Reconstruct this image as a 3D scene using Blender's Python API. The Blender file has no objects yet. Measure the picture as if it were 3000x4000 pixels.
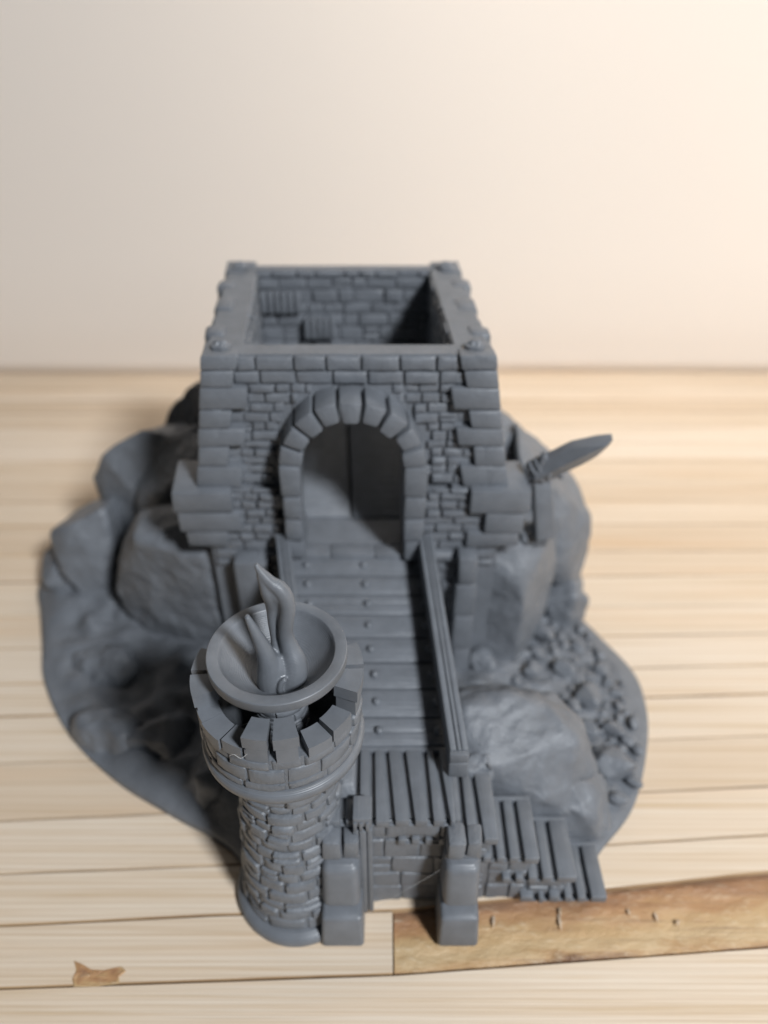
import bpy, bmesh, math, random
from mathutils import Vector, Matrix, noise
C = bpy.context.scene.collection
SC = bpy.context.scene
MM = 0.001                                   # everything below is written in millimetres
R = math.radians
random.seed(7)

# ------------------------------------------------------------------ camera, light, exposure
cam = bpy.data.cameras.new('camera')
co = bpy.data.objects.new('camera', cam); C.objects.link(co)
co.location = (0, 0, 150*MM)
co.rotation_euler = (R(90-37), 0, 0)
cam.sensor_width = 36; cam.lens = 27.08
cam.clip_start = 0.005; cam.clip_end = 20
cam.dof.use_dof = True; cam.dof.focus_distance = 0.113; cam.dof.aperture_fstop = 11.5
cam.dof.aperture_blades = 0
SC.camera = co

w = bpy.data.worlds.new('World'); SC.world = w; w.use_nodes = True
bg = w.node_tree.nodes['Background']
bg.inputs[0].default_value = (1.0, 0.93, 0.85, 1); bg.inputs[1].default_value = 0.012

def area(name, loc, target, size, power, col, spread=180, sy=None):
    l = bpy.data.lights.new(name, 'AREA'); l.energy = power; l.color = col
    l.shape = 'RECTANGLE' if sy else 'DISK'; l.size = size*MM
    if sy: l.size_y = sy*MM
    l.spread = R(spread)
    o = bpy.data.objects.new(name, l); C.objects.link(o)
    o.location = [c*MM for c in loc]
    d = Vector(target)-Vector(loc)
    o.rotation_euler = d.to_track_quat('-Z', 'Y').to_euler()
    return o
area('key_lamp', (390, -382, 650), (-5, 130, 30), 130, 9.9, (0.93, 0.965, 1.0))
area('backdrop_fill', (50, 232, 400), (35, 304, 110), 110, 0.055, (1.0, 0.91, 0.80), 56)  # added fill, only there to brighten the paper backdrop evenly
area('side_lamp', (285, 195, 165), (0, 140, 50), 90, 0.20, (1.0, 0.85, 0.67))
area('cool_front_fill', (-90, -460, 230), (-5, 130, 40), 300, 0.05, (0.50, 0.74, 1.0))  # weak blue fill added from front left for the front faces
SC.view_settings.view_transform = 'Standard'
SC.view_settings.look = 'None'
SC.view_settings.exposure = 0; SC.view_settings.gamma = 1
SC.view_settings.use_curve_mapping = False
SC.cycles.max_bounces = 8
SC.cycles.diffuse_bounces = 5

# ------------------------------------------------------------------ materials
def new_mat(name):
    m = bpy.data.materials.new(name); m.use_nodes = True
    nt = m.node_tree; b = nt.nodes['Principled BSDF']
    return m, nt, b
def mapping(nt, sc, coord='Object'):
    t = nt.nodes.new('ShaderNodeTexCoord'); mp = nt.nodes.new('ShaderNodeMapping')
    mp.inputs['Scale'].default_value = [s*1000 for s in sc]
    nt.links.new(t.outputs[coord], mp.inputs[0]); return mp.outputs[0]
def noise_tex(nt, vec, scale, detail=4, rough=0.6, dist=0):
    n = nt.nodes.new('ShaderNodeTexNoise'); n.inputs['Scale'].default_value = scale
    n.inputs['Detail'].default_value = detail; n.inputs['Roughness'].default_value = rough
    n.inputs['Distortion'].default_value = dist
    nt.links.new(vec, n.inputs['Vector']); return n.outputs['Fac']
def ramp_node(nt, fac, stops):
    r = nt.nodes.new('ShaderNodeValToRGB'); e = r.color_ramp.elements
    while len(e) < len(stops): e.new(0.5)
    for k, (p, c) in enumerate(stops):
        e[k].position = p; e[k].color = (*c, 1) if len(c) == 3 else c
    nt.links.new(fac, r.inputs[0]); return r.outputs[0]
def mix(nt, a, b, fac, mode='MIX'):
    m = nt.nodes.new('ShaderNodeMix'); m.data_type = 'RGBA'; m.blend_type = mode
    for val, k in ((a, 6), (b, 7)):
        if hasattr(val, 'node'): nt.links.new(val, m.inputs[k])
        else: m.inputs[k].default_value = (*val, 1)
    if hasattr(fac, 'node'): nt.links.new(fac, m.inputs[0])
    else: m.inputs[0].default_value = fac
    return m.outputs[2]

def plastic(name, base, layer=0.22, lay_str=0.25, rough=0.43, grain=0.3, gscale=1.6):
    m, nt, b = new_mat(name)
    v = mapping(nt, (1, 1, 1))
    n = noise_tex(nt, v, 0.22, 5, 0.65)
    lo = tuple(c*0.86 for c in base); hi = tuple(min(1, c*1.14) for c in base)
    nt.links.new(ramp_node(nt, n, [(0.3, lo), (0.7, hi)]), b.inputs['Base Color'])
    b.inputs['Roughness'].default_value = rough
    b.inputs['Specular IOR Level'].default_value = 0.55
    wv = nt.nodes.new('ShaderNodeTexWave'); wv.bands_direction = 'Z'; wv.wave_profile = 'SIN'
    wv.inputs['Scale'].default_value = 0.314/layer; wv.inputs['Distortion'].default_value = 0.15
    wv.inputs['Detail'].default_value = 0
    nt.links.new(v, wv.inputs['Vector'])
    b1 = nt.nodes.new('ShaderNodeBump'); b1.inputs['Strength'].default_value = lay_str
    b1.inputs['Distance'].default_value = 0.05*MM
    nt.links.new(wv.outputs['Fac'], b1.inputs['Height'])
    g = noise_tex(nt, v, gscale, 5, 0.6)
    b2 = nt.nodes.new('ShaderNodeBump'); b2.inputs['Strength'].default_value = grain
    b2.inputs['Distance'].default_value = 0.25*MM
    nt.links.new(g, b2.inputs['Height']); nt.links.new(b1.outputs[0], b2.inputs['Normal'])
    nt.links.new(b2.outputs[0], b.inputs['Normal'])
    return m
GREY = (0.140, 0.152, 0.171)
M_stone = plastic('grey_plastic_stone', GREY, grain=0.55)
M_rock = plastic('grey_plastic_rock', GREY, grain=0.8, gscale=0.9, rough=0.48)
M_smooth = plastic('grey_plastic_smooth', GREY, lay_str=0.5, grain=0.05, rough=0.40)
def plank_mat(name, axis):
    m = plastic(name, GREY, grain=0.05, rough=0.45)
    nt = m.node_tree; b = nt.nodes['Principled BSDF']
    sc = (0.12, 1.6, 0.6) if axis == 'X' else (1.6, 0.10, 0.6)
    v = mapping(nt, sc); g = noise_tex(nt, v, 0.8, 3, 0.6, 0.4)
    bp = nt.nodes.new('ShaderNodeBump'); bp.inputs['Strength'].default_value = 0.7 if axis == 'X' else 0.3; bp.inputs['Distance'].default_value = 0.3*MM
    nt.links.new(g, bp.inputs['Height'])
    old = b.inputs['Normal'].links[0].from_socket
    nt.links.new(old, bp.inputs['Normal']); nt.links.new(bp.outputs[0], b.inputs['Normal'])
    return m
M_plankX = plank_mat('grey_plastic_plank_across', 'X')
M_plankY = plank_mat('grey_plastic_plank_along', 'Y')

def wood_mat():
    m, nt, b = new_mat('pine_wood')
    v1 = mapping(nt, (0.011, 0.55, 0.3)); v2 = mapping(nt, (0.02, 2.3, 1)); v3 = mapping(nt, (0.006, 0.10, 0.1)); v4 = mapping(nt, (0.02, 0.03, 0.02))
    at = nt.nodes.new('ShaderNodeAttribute'); at.attribute_name = 'plank'
    sep = nt.nodes.new('ShaderNodeSeparateColor'); nt.links.new(at.outputs['Color'], sep.inputs[0])
    def shifted(v, k):
        a = nt.nodes.new('ShaderNodeVectorMath'); a.operation = 'ADD'; nt.links.new(v, a.inputs[0])
        s = nt.nodes.new('ShaderNodeVectorMath'); s.operation = 'SCALE'; s.inputs[3].default_value = k
        nt.links.new(at.outputs['Color'], s.inputs[0]); nt.links.new(s.outputs[0], a.inputs[1]); return a.outputs[0]
    g1 = noise_tex(nt, shifted(v1, 40), 1.0, 4, 0.6, 0.15)
    g2 = noise_tex(nt, shifted(v2, 60), 1.0, 2, 0.5)
    g3 = noise_tex(nt, shifted(v3, 25), 1.0, 3, 0.5)
    c1 = ramp_node(nt, g1, [(0.28, (0.63, 0.50, 0.355)), (0.45, (0.73, 0.62, 0.50)), (0.62, (0.77, 0.68, 0.575)), (0.82, (0.70, 0.57, 0.42))])
    c2 = mix(nt, c1, (0.55, 0.42, 0.28), ramp_node(nt, g2, [(0.54, (0, 0, 0)), (0.70, (0.42, 0.42, 0.42))]))
    c3 = mix(nt, c2, (0.74, 0.52, 0.33), ramp_node(nt, g3, [(0.58, (0, 0, 0)), (0.78, (0.45, 0.45, 0.45))]))
    wv = nt.nodes.new('ShaderNodeTexWave'); wv.bands_direction = 'Y'; wv.inputs['Scale'].default_value = 1.0
    wv.inputs['Distortion'].default_value = 2.2; wv.inputs['Detail'].default_value = 2; wv.inputs['Detail Scale'].default_value = 0.35
    nt.links.new(shifted(mapping(nt, (0.012, 0.26, 0.1)), 30), wv.inputs['Vector'])
    c3 = mix(nt, c3, (0.56, 0.41, 0.27), ramp_node(nt, wv.outputs['Fac'], [(0.45, (0, 0, 0)), (0.85, (0.34, 0.34, 0.34)), (1.0, (0.14, 0.14, 0.14))]))
    # each lath has its own tone
    tone = ramp_node(nt, sep.outputs[0], [(0.0, (0.80, 0.73, 0.65)), (0.5, (0.92, 0.89, 0.85)), (1.0, (1.0, 1.0, 1.01))])
    c4 = mix(nt, c3, tone, 1.0, 'MULTIPLY')
    nt.links.new(c4, b.inputs['Base Color'])
    b.inputs['Roughness'].default_value = 0.5; b.inputs['Specular IOR Level'].default_value = 0.35
    bp = nt.nodes.new('ShaderNodeBump'); bp.inputs['Strength'].default_value = 0.5; bp.inputs['Distance'].default_value = 0.15*MM
    nt.links.new(g2, bp.inputs['Height']); nt.links.new(bp.outputs[0], b.inputs['Normal'])
    return m
M_wood = wood_mat()
def glue_mat():
    m, nt, b = new_mat('torn_glued_wood')
    t = nt.nodes.new('ShaderNodeTexCoord'); sep = nt.nodes.new('ShaderNodeSeparateXYZ')
    v = mapping(nt, (0.05, 0.25, 0.2)); v2 = mapping(nt, (0.35, 0.8, 0.6)); v3 = mapping(nt, (0.03, 1.3, 0.6))
    at = nt.nodes.new('ShaderNodeAttribute'); at.attribute_name = 'plank'
    sc = nt.nodes.new('ShaderNodeSeparateColor'); nt.links.new(at.outputs['Color'], sc.inputs[0])   # red = how far across the strip
    n = noise_tex(nt, v, 1.0, 5, 0.65, 0.3); n2 = noise_tex(nt, v2, 1.0, 5, 0.7); n3 = noise_tex(nt, v3, 1.0, 3, 0.6)
    ad = nt.nodes.new('ShaderNodeMath'); ad.operation = 'MULTIPLY_ADD'; ad.inputs[1].default_value = 0.85
    nt.links.new(n, ad.inputs[0]); nt.links.new(sc.outputs[0], ad.inputs[2])
    half = nt.nodes.new('ShaderNodeMath'); half.operation = 'MULTIPLY'; half.inputs[1].default_value = 0.6; nt.links.new(ad.outputs[0], half.inputs[0])
    c = ramp_node(nt, half.outputs[0], [(0.216, (0.17, 0.085, 0.04)), (0.300, (0.42, 0.26, 0.12)), (0.384, (0.54, 0.39, 0.22)), (0.504, (0.52, 0.35, 0.18)),
                                      (0.636, (0.44, 0.25, 0.12)), (0.744, (0.34, 0.18, 0.09)), (0.876, (0.25, 0.165, 0.115))])
    c = mix(nt, c, (0.76, 0.67, 0.50), ramp_node(nt, n2, [(0.55, (0, 0, 0)), (0.75, (0.42, 0.42, 0.42))]))
    c = mix(nt, c, (0.20, 0.12, 0.07), ramp_node(nt, n3, [(0.58, (0, 0, 0)), (0.72, (0.45, 0.45, 0.45))]))
    nt.links.new(c, b.inputs['Base Color']); b.inputs['Roughness'].default_value = 0.4
    bp = nt.nodes.new('ShaderNodeBump'); bp.inputs['Strength'].default_value = 0.9; bp.inputs['Distance'].default_value = 0.5*MM
    nt.links.new(n2, bp.inputs['Height']); nt.links.new(bp.outputs[0], b.inputs['Normal'])
    return m
M_glue = glue_mat()
M_seam, _nt, _b = new_mat('glue_line')
_b.inputs['Roughness'].default_value = 0.6
_at = _nt.nodes.new('ShaderNodeAttribute'); _at.attribute_name = 'plank'
_sp = _nt.nodes.new('ShaderNodeSeparateColor'); _nt.links.new(_at.outputs['Color'], _sp.inputs[0])
_sc = ramp_node(_nt, noise_tex(_nt, mapping(_nt, (0.02, 0.05, 0.1)), 1.0, 4, 0.6), [(0.35, (0.24, 0.14, 0.07)), (0.55, (0.48, 0.33, 0.19)), (0.7, (0.66, 0.52, 0.36))])
_nt.links.new(mix(_nt, _sc, (0.66, 0.55, 0.42), ramp_node(_nt, _sp.outputs[1], [(0.35, (0, 0, 0)), (0.75, (0.85, 0.85, 0.85))])), _b.inputs['Base Color'])
def paper_mat():
    m, nt, b = new_mat('matt_paper')
    b.inputs['Base Color'].default_value = (0.77, 0.70, 0.635, 1)
    b.inputs['Roughness'].default_value = 0.55; b.inputs['Specular IOR Level'].default_value = 0.3
    return m
M_paper = paper_mat()

# ------------------------------------------------------------------ builders
ORG = Vector((-8, 128, 0))                    # the model's base point on the table
def finish(name, bm, mat, parent=None, smooth=True, auto=35, rel=None):
    me = bpy.data.meshes.new(name)
    off = ORG if rel is None else Vector(rel)
    for v in bm.verts: v.co = (v.co-off)*MM
    bmesh.ops.recalc_face_normals(bm, faces=bm.faces)
    if smooth:
        for f in bm.faces: f.smooth = True
        for e in bm.edges:
            if len(e.link_faces) == 2 and e.calc_face_angle(0) > R(auto): e.smooth = False
    bm.to_mesh(me); bm.free()
    me.materials.append(mat)
    o = bpy.data.objects.new(name, me); C.objects.link(o)
    if parent is not None: o.parent = parent
    return o
def part(name, bm, mat, parent, **k): return finish(name, bm, mat, parent, **k)

def jit(v, a, s=0.35, seed=0.0):
    return noise.noise_vector(Vector(v)*s+Vector((seed, seed*1.7, -seed)))*a

def box(bm, x0, x1, y0, y1, z0, z1, bev=0.35, seg=2, fn=None, wob=0.0, seed=0.0):
    t = bmesh.new(); bmesh.ops.create_cube(t, size=1)
    for v in t.verts:
        v.co = Vector(((x0+x1)/2+v.co.x*(x1-x0), (y0+y1)/2+v.co.y*(y1-y0), (z0+z1)/2+v.co.z*(z1-z0)))
        if wob: v.co += Vector((random.uniform(-wob, wob), random.uniform(-wob, wob), random.uniform(-wob, wob)))
    if bev:
        bmesh.ops.bevel(t, geom=t.edges[:], offset=bev, segments=seg, affect='EDGES', profile=0.5)
    if fn:
        for v in t.verts: v.co = Vector(fn(v.co))
    merge(bm, t)
def merge(bm, t):
    vs = {v: bm.verts.new(v.co) for v in t.verts}
    for f in t.faces:
        try: bm.faces.new([vs[v] for v in f.verts])
        except ValueError: pass
    t.free()
def hexa(bm, p, bev=0.0, seg=2, cuts=0, rough=0, seed=0):
    """eight corners: bottom four then top four, both anticlockwise"""
    t = bmesh.new(); v = [t.verts.new(q) for q in p]
    for f in ((0,3,2,1),(4,5,6,7),(0,1,5,4),(1,2,6,5),(2,3,7,6),(3,0,4,7)): t.faces.new([v[i] for i in f])
    if bev: bmesh.ops.bevel(t, geom=t.edges[:], offset=bev, segments=seg, affect='EDGES', profile=0.5)
    if cuts:
        bmesh.ops.subdivide_edges(t, edges=t.edges[:], cuts=cuts, use_grid_fill=True)
        for q in t.verts: q.co += jit(q.co, rough, 0.4, seed)
    merge(bm, t)

def brick(bm, u0, u1, v0, v1, d0, d1, r, fn, rough=0.12, nu=3, seed=0.0):
    """one rounded stone on a wall: u along, v up, d outward; fn(u,v,d) -> point"""
    r = min(r, (u1-u0)*0.4, (v1-v0)*0.4)
    def ticks(a, b, n):
        t = [a, a+0.25*r, a+r]
        for k in range(1, n): t.append(a+r+(b-a-2*r)*k/n)
        return t+[b-r, b-0.25*r, b]
    us, vs = ticks(u0, u1, nu), ticks(v0, v1, 2)
    g = []
    for i, u in enumerate(us):
        row = []
        for j, v in enumerate(vs):
            e = min(min(u-u0, u1-u)/r, min(v-v0, v1-v)/r, 1)
            d = d0 if e <= 0 else d0+(d1-d0)*(0.45+0.55*math.sqrt(1-(1-e)**2))
            q = Vector((u, v, d))
            if e > 0: d += noise.noise(Vector((u*0.55+seed, v*0.55, seed*2)))*rough
            uu = u+noise.noise(Vector((v*0.3, u*0.3, seed+5)))*rough*0.8
            vv = v+noise.noise(Vector((u*0.25, v*0.3, seed+9)))*rough*0.8
            row.append(bm.verts.new(fn(uu, vv, d)))
        g.append(row)
    for i in range(len(us)-1):
        for j in range(len(vs)-1):
            bm.faces.new((g[i][j], g[i+1][j], g[i+1][j+1], g[i][j+1]))

def lathe(bm, prof, cx, cy, n=64, wob=0.0, a0=0.0, close=True):
    rings = []
    for r, z in prof:
        ring = []
        for k in range(n):
            a = a0+2*math.pi*k/n; rr = r+(noise.noise(Vector((math.cos(a)*2, math.sin(a)*2, z*0.5)))*wob if wob else 0)
            ring.append(bm.verts.new((cx+rr*math.cos(a), cy+rr*math.sin(a), z)))
        rings.append(ring)
    for i in range(len(rings)-1):
        for k in range(n):
            bm.faces.new((rings[i][k], rings[i][(k+1) % n], rings[i+1][(k+1) % n], rings[i+1][k]))
    if close:
        bm.faces.new(rings[0][::-1]); bm.faces.new(rings[-1])

def tube(bm, pts, rads, n=14, squash=None, caps=True):
    pts = [Vector(p) for p in pts]; rings = []
    up = Vector((0.31, -0.9, 0.29)).normalized()
    for i, p in enumerate(pts):
        t = (pts[min(i+1, len(pts)-1)]-pts[max(i-1, 0)]).normalized()
        a = t.cross(up).normalized(); b = a.cross(t).normalized()
        sq = squash[i] if squash else 1
        rings.append([bm.verts.new(p+a*rads[i]*math.cos(2*math.pi*k/n)+b*rads[i]*sq*math.sin(2*math.pi*k/n)) for k in range(n)])
    for i in range(len(rings)-1):
        for k in range(n): bm.faces.new((rings[i][k], rings[i][(k+1) % n], rings[i+1][(k+1) % n], rings[i+1][k]))
    if caps: bm.faces.new(rings[0][::-1]); bm.faces.new(rings[-1])
def spline(pts, n):
    """Catmull-Rom through tuples of any length"""
    out = []
    P = [pts[0]]+list(pts)+[pts[-1]]
    for i in range(1, len(P)-2):
        for k in range(n):
            t = k/n
            out.append(tuple(0.5*((2*b)+(c-a)*t+(2*a-5*b+4*c-d)*t*t+(3*b-a-3*c+d)*t**3) for a, b, c, d in zip(P[i-1], P[i], P[i+1], P[i+2])))
    out.append(tuple(pts[-1])); return out

def rock(pts, seed, rough=0.9, bev=1.2, detail=1.1, freq=0.13):
    """a faceted boulder: hull of the points, edges softened, surface roughened"""
    t = bmesh.new()
    for p in pts: t.verts.new(p)
    r = bmesh.ops.convex_hull(t, input=t.verts[:])
    bmesh.ops.delete(t, geom=[g for g in r['geom_interior'] if isinstance(g, bmesh.types.BMVert)], context='VERTS')
    loose = [v for v in t.verts if not v.link_faces]
    if loose: bmesh.ops.delete(t, geom=loose, context='VERTS')
    bmesh.ops.dissolve_limit(t, angle_limit=R(9), verts=t.verts[:], edges=t.edges[:])
    bmesh.ops.bevel(t, geom=t.edges[:], offset=bev, segments=2, affect='EDGES', profile=0.5, clamp_overlap=True)
    bmesh.ops.triangulate(t, faces=t.faces[:])
    for _ in range(5):
        es = [e for e in t.edges if e.calc_length() > detail]
        if not es: break
        bmesh.ops.subdivide_edges(t, edges=es, cuts=1)
        bmesh.ops.triangulate(t, faces=[f for f in t.faces if len(f.verts) > 3])
    t.normal_update()
    sv = Vector((seed*3.1, seed*1.3, -seed*2.2))
    for v in t.verts:
        q = v.co+sv
        k = noise.fractal(q*freq, 1.0, 2.1, 4)*rough+abs(noise.noise(q*freq*2.6))*-rough*0.55
        v.co += v.normal*k
    for _ in range(1):
        bmesh.ops.smooth_vert(t, verts=t.verts[:], factor=0.35, use_axis_x=True, use_axis_y=True, use_axis_z=True)
    return t
def blob_pts(c, s, seed, n=16, rz=0, flat=0.0):
    rd = random.Random(seed); out = []
    for k in range(n):
        z = 1-2*(k+0.5)/n; a = k*2.39996+rd.uniform(-.5, .5); rr = math.sqrt(max(0, 1-z*z)); m = rd.uniform(0.82, 1.1)
        x, y = rr*math.cos(a)*m, rr*math.sin(a)*m
        x, y = max(-.85, min(.85, x)), max(-.85, min(.85, y)); z = max(-.8, min(.8-flat, z*m))
        X, Y = x*s[0], y*s[1]
        out.append((c[0]+X*math.cos(rz)-Y*math.sin(rz), c[1]+X*math.sin(rz)+Y*math.cos(rz), c[2]+z*s[2]))
    return out

# ------------------------------------------------------------------ the setting: table of glued laths, paper backdrop
def lerp(a, b, t): return a+(b-a)*t
SEAMS = [  # each a list of (x, y) going left to right
    [(-330, 26), (330, 42)], [(-330, 38), (330, 54)],
    [(-330, 49.5), (-68, 58.4), (2, 60.7), (71, 65.4), (330, 83)],
    [(-330, 60), (-72, 69.2), (-29, 71.3), (1.9, 72.0), (37, 75.3), (76, 79.6), (330, 104)],
    [(-330, 69), (-76, 79.2), (-31, 81.1), (46, 85.3), (80, 87.6), (330, 104.5)],
]
y = 97.5
sl = 0.052
while y < 310:
    SEAMS.append([(-330, y-330*sl-2), (57, y), (330, y+273*sl)])
    y += random.choice((11.2, 12.3, 13.4, 9.5, 12.8)); sl = max(0.0, 0.052*(1-(y-97)/95))
def seam_y(s, x):
    for (xa, ya), (xb, yb) in zip(s, s[1:]):
        if xa <= x <= xb: return lerp(ya, yb, (x-xa)/(xb-xa))
    return s[-1][1]
XS = [-330, -200, -130, -95, -76, -68, -45, -31, -15, 1.6, 2.2, 20, 37, 57, 71, 80, 110, 150, 210, 330]
def table():
    bm = bmesh.new(); col = bm.loops.layers.float_color.new('plank')
    GAP = 0.15
    tones = {}
    def strip(sa, sb, xs, tone, z=0.0, g=GAP, lip=0.25):
        a = []
        for x in xs:
            ya, yb = seam_y(sa, x)+g, seam_y(sb, x)-g
            a.append([bm.verts.new(p) for p in ((x, ya, z-3), (x, ya, z-lip), (x, ya+lip*0.6, z), (x, yb-lip*0.6, z), (x, yb, z-lip), (x, yb, z-3))])
        for p, q in zip(a, a[1:]):
            for k in range(5):
                f = bm.faces.new((p[k], q[k], q[k+1], p[k+1]))
                if k != 2: f.material_index = 1
                for l in f.loops: l[col] = (*tone, 1)
        for e in (a[0], a[-1]):
            f = bm.faces.new(e if e is a[0] else e[::-1])
            for l in f.loops: l[col] = (*tone, 1)
    fixed = {0: .55, 1: .6, 2: .42, 3: .50, 4: .62, 5: .30}
    for i in range(len(SEAMS)-1):
        tone = (fixed.get(i, random.uniform(0.15, 0.95)), 0.1 if i in (1, 2, 3) else random.random(), random.random())
        if i == 2:   # this lath is torn off to the right of x = 2
            strip(SEAMS[i], SEAMS[i+1], [x for x in XS if x <= 1.6], tone)
        else:
            strip(SEAMS[i], SEAMS[i+1], XS, tone)
    for e in ([(-330, -60), (330, -60)], ):
        strip(e, SEAMS[0], XS, (.5, .3, .6))
    # gouge in the third lath
    for f in bm.faces: f.smooth = False
    o = finish('table', bm, M_wood, smooth=False, rel=(0, 0, 0)); o.data.materials.append(M_seam)
    o['kind'] = 'structure'; return o
tbl = table()
def torn():
    bm = bmesh.new(); col = bm.loops.layers.float_color.new('plank')
    xs = [1.9+k*0.7 for k in range(int((330-1.9)/0.7))]; n = 14
    g = []
    for x in xs:
        ya, yb = seam_y(SEAMS[2], x)+0.05, seam_y(SEAMS[3], x)+0.4
        row = []
        for j in range(n+1):
            t = j/n; yy = lerp(ya, yb, t)
            z = -0.75+0.35*noise.fractal(Vector((x*0.10, yy*0.45, 1)), 1, 2, 4)-0.5*math.exp(-(t/0.06)**2)-(0.7*math.exp(-((1-t)/0.05)**2))
            z = min(z, -0.2)
            row.append((bm.verts.new((x, yy, z)), t))
        g.append(row)
    for a, b in zip(g, g[1:]):
        for j in range(n):
            q = (a[j], b[j], b[j+1], a[j+1]); f = bm.faces.new([v for v, t in q]); f.smooth = True
            for l, (v, t) in zip(f.loops, q): l[col] = (t, t, t, 1)
    bm.normal_update()
    o = finish('torn_strip', bm, M_glue, tbl, rel=(0, 0, 0)); return o
torn()
def splinters():
    bm = bmesh.new()
    rd = random.Random(3)
    for x, yy, l in ((21, 71.2, 2.6), (33.5, 71.5, 3.4), (33.9, 72.8, 2.0), (47, 72.6, 1.6), (52, 71.8, 2.0), (56, 70.5, 1.5)):
        p = Vector((x, yy, -0.45)); q = p+Vector((rd.uniform(-.5, .2), -l, 0.45)); s = Vector((0.28, 0, 0))
        m = (p+q)/2+Vector((0, 0, 0.25))
        a = [bm.verts.new(c) for c in (p-s, p+s, m+s, q, m-s)]; bm.faces.new(a)
        b_ = [bm.verts.new(c.co-Vector((0, 0, 0.15))) for c in a]; bm.faces.new(b_[::-1])
        for k in range(5): bm.faces.new((a[k], b_[k], b_[(k+1) % 5], a[(k+1) % 5]))
    o = finish('splinter', bm, M_wood, tbl, rel=(0, 0, 0), smooth=False); o['kind'] = 'stuff'
splinters()
def gouge():
    bm = bmesh.new(); col = bm.loops.layers.float_color.new('plank')
    out = [(-56.6, 63.0), (-55.0, 62.4), (-53, 61.5), (-50.5, 61.3), (-47.6, 62.0), (-46.6, 61.2), (-47.6, 60.2), (-47.2, 59.2), (-51, 58.7), (-55.2, 58.6), (-55.9, 59.9), (-55.7, 61.4)]
    cx = sum(p[0] for p in out)/len(out); cy = sum(p[1] for p in out)/len(out)
    rings = []
    for s, z in ((1.0, 0.03), (0.93, 0.10), (0.85, 0.02), (0.6, 0.03), (0.3, 0.06)):
        rings.append([bm.verts.new((cx+(x-cx)*s+random.uniform(-.15, .15)*(s < 1), cy+(yy-cy)*s, z+random.uniform(0, .16)*(s < .95))) for x, yy in out])
    n = len(out)
    for a, b in zip(rings, rings[1:]):
        for k in range(n): bm.faces.new((a[k], a[(k+1) % n], b[(k+1) % n], b[k]))
    bm.faces.new(rings[-1])
    tn = {}
    for k, rg in enumerate(rings):
        for v in rg: tn[v] = (0.45, 0.55, 0.62, 0.7, 0.55)[k]+random.uniform(-.16, .16)
    for f in bm.faces:
        for l in f.loops: l[col] = (tn[l.vert],)*3+(1,)
    finish('gouge', bm, M_glue, tbl, rel=(0, 0, 0), smooth=False)
gouge()
def under():
    bm = bmesh.new(); box(bm, -332, 332, -62, 330, -18, -1.6, bev=0)
    finish('table_core', bm, M_glue, tbl, rel=(0, 0, 0), smooth=False)
under()
def backdrop():
    bm = bmesh.new(); prof = []
    prof = [(297.0, -1.2), (296.2, 6), (295.2, 14), (294.0, 25), (295, 50), (297, 90), (301, 200), (308, 420)]
    xs = [-420+30*k for k in range(29)]
    g = [[bm.verts.new((x, yy+2.0*noise.noise(Vector((x*0.006, z*0.006, 0))), z)) for yy, z in prof] for x in xs]
    for a, b in zip(g, g[1:]):
        for j in range(len(prof)-1): bm.faces.new((a[j], b[j], b[j+1], a[j+1]))
    o = finish('backdrop', bm, M_paper, rel=(0, 0, 0), auto=80)
    m = o.modifiers.new('sheet', 'SOLIDIFY'); m.thickness = 0.25*MM; m.offset = 1
    o['kind'] = 'structure'
backdrop()

# ------------------------------------------------------------------ the model castle: one printed thing, all parts under one base point
castle = bpy.data.objects.new('castle_model', None); C.objects.link(castle)
castle.location = ORG*MM; castle.empty_display_size = 0.02
castle['label'] = 'grey plastic model castle with gatehouse, plank ramp and round beacon tower on pine table'
castle['category'] = 'model castle'

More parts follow.
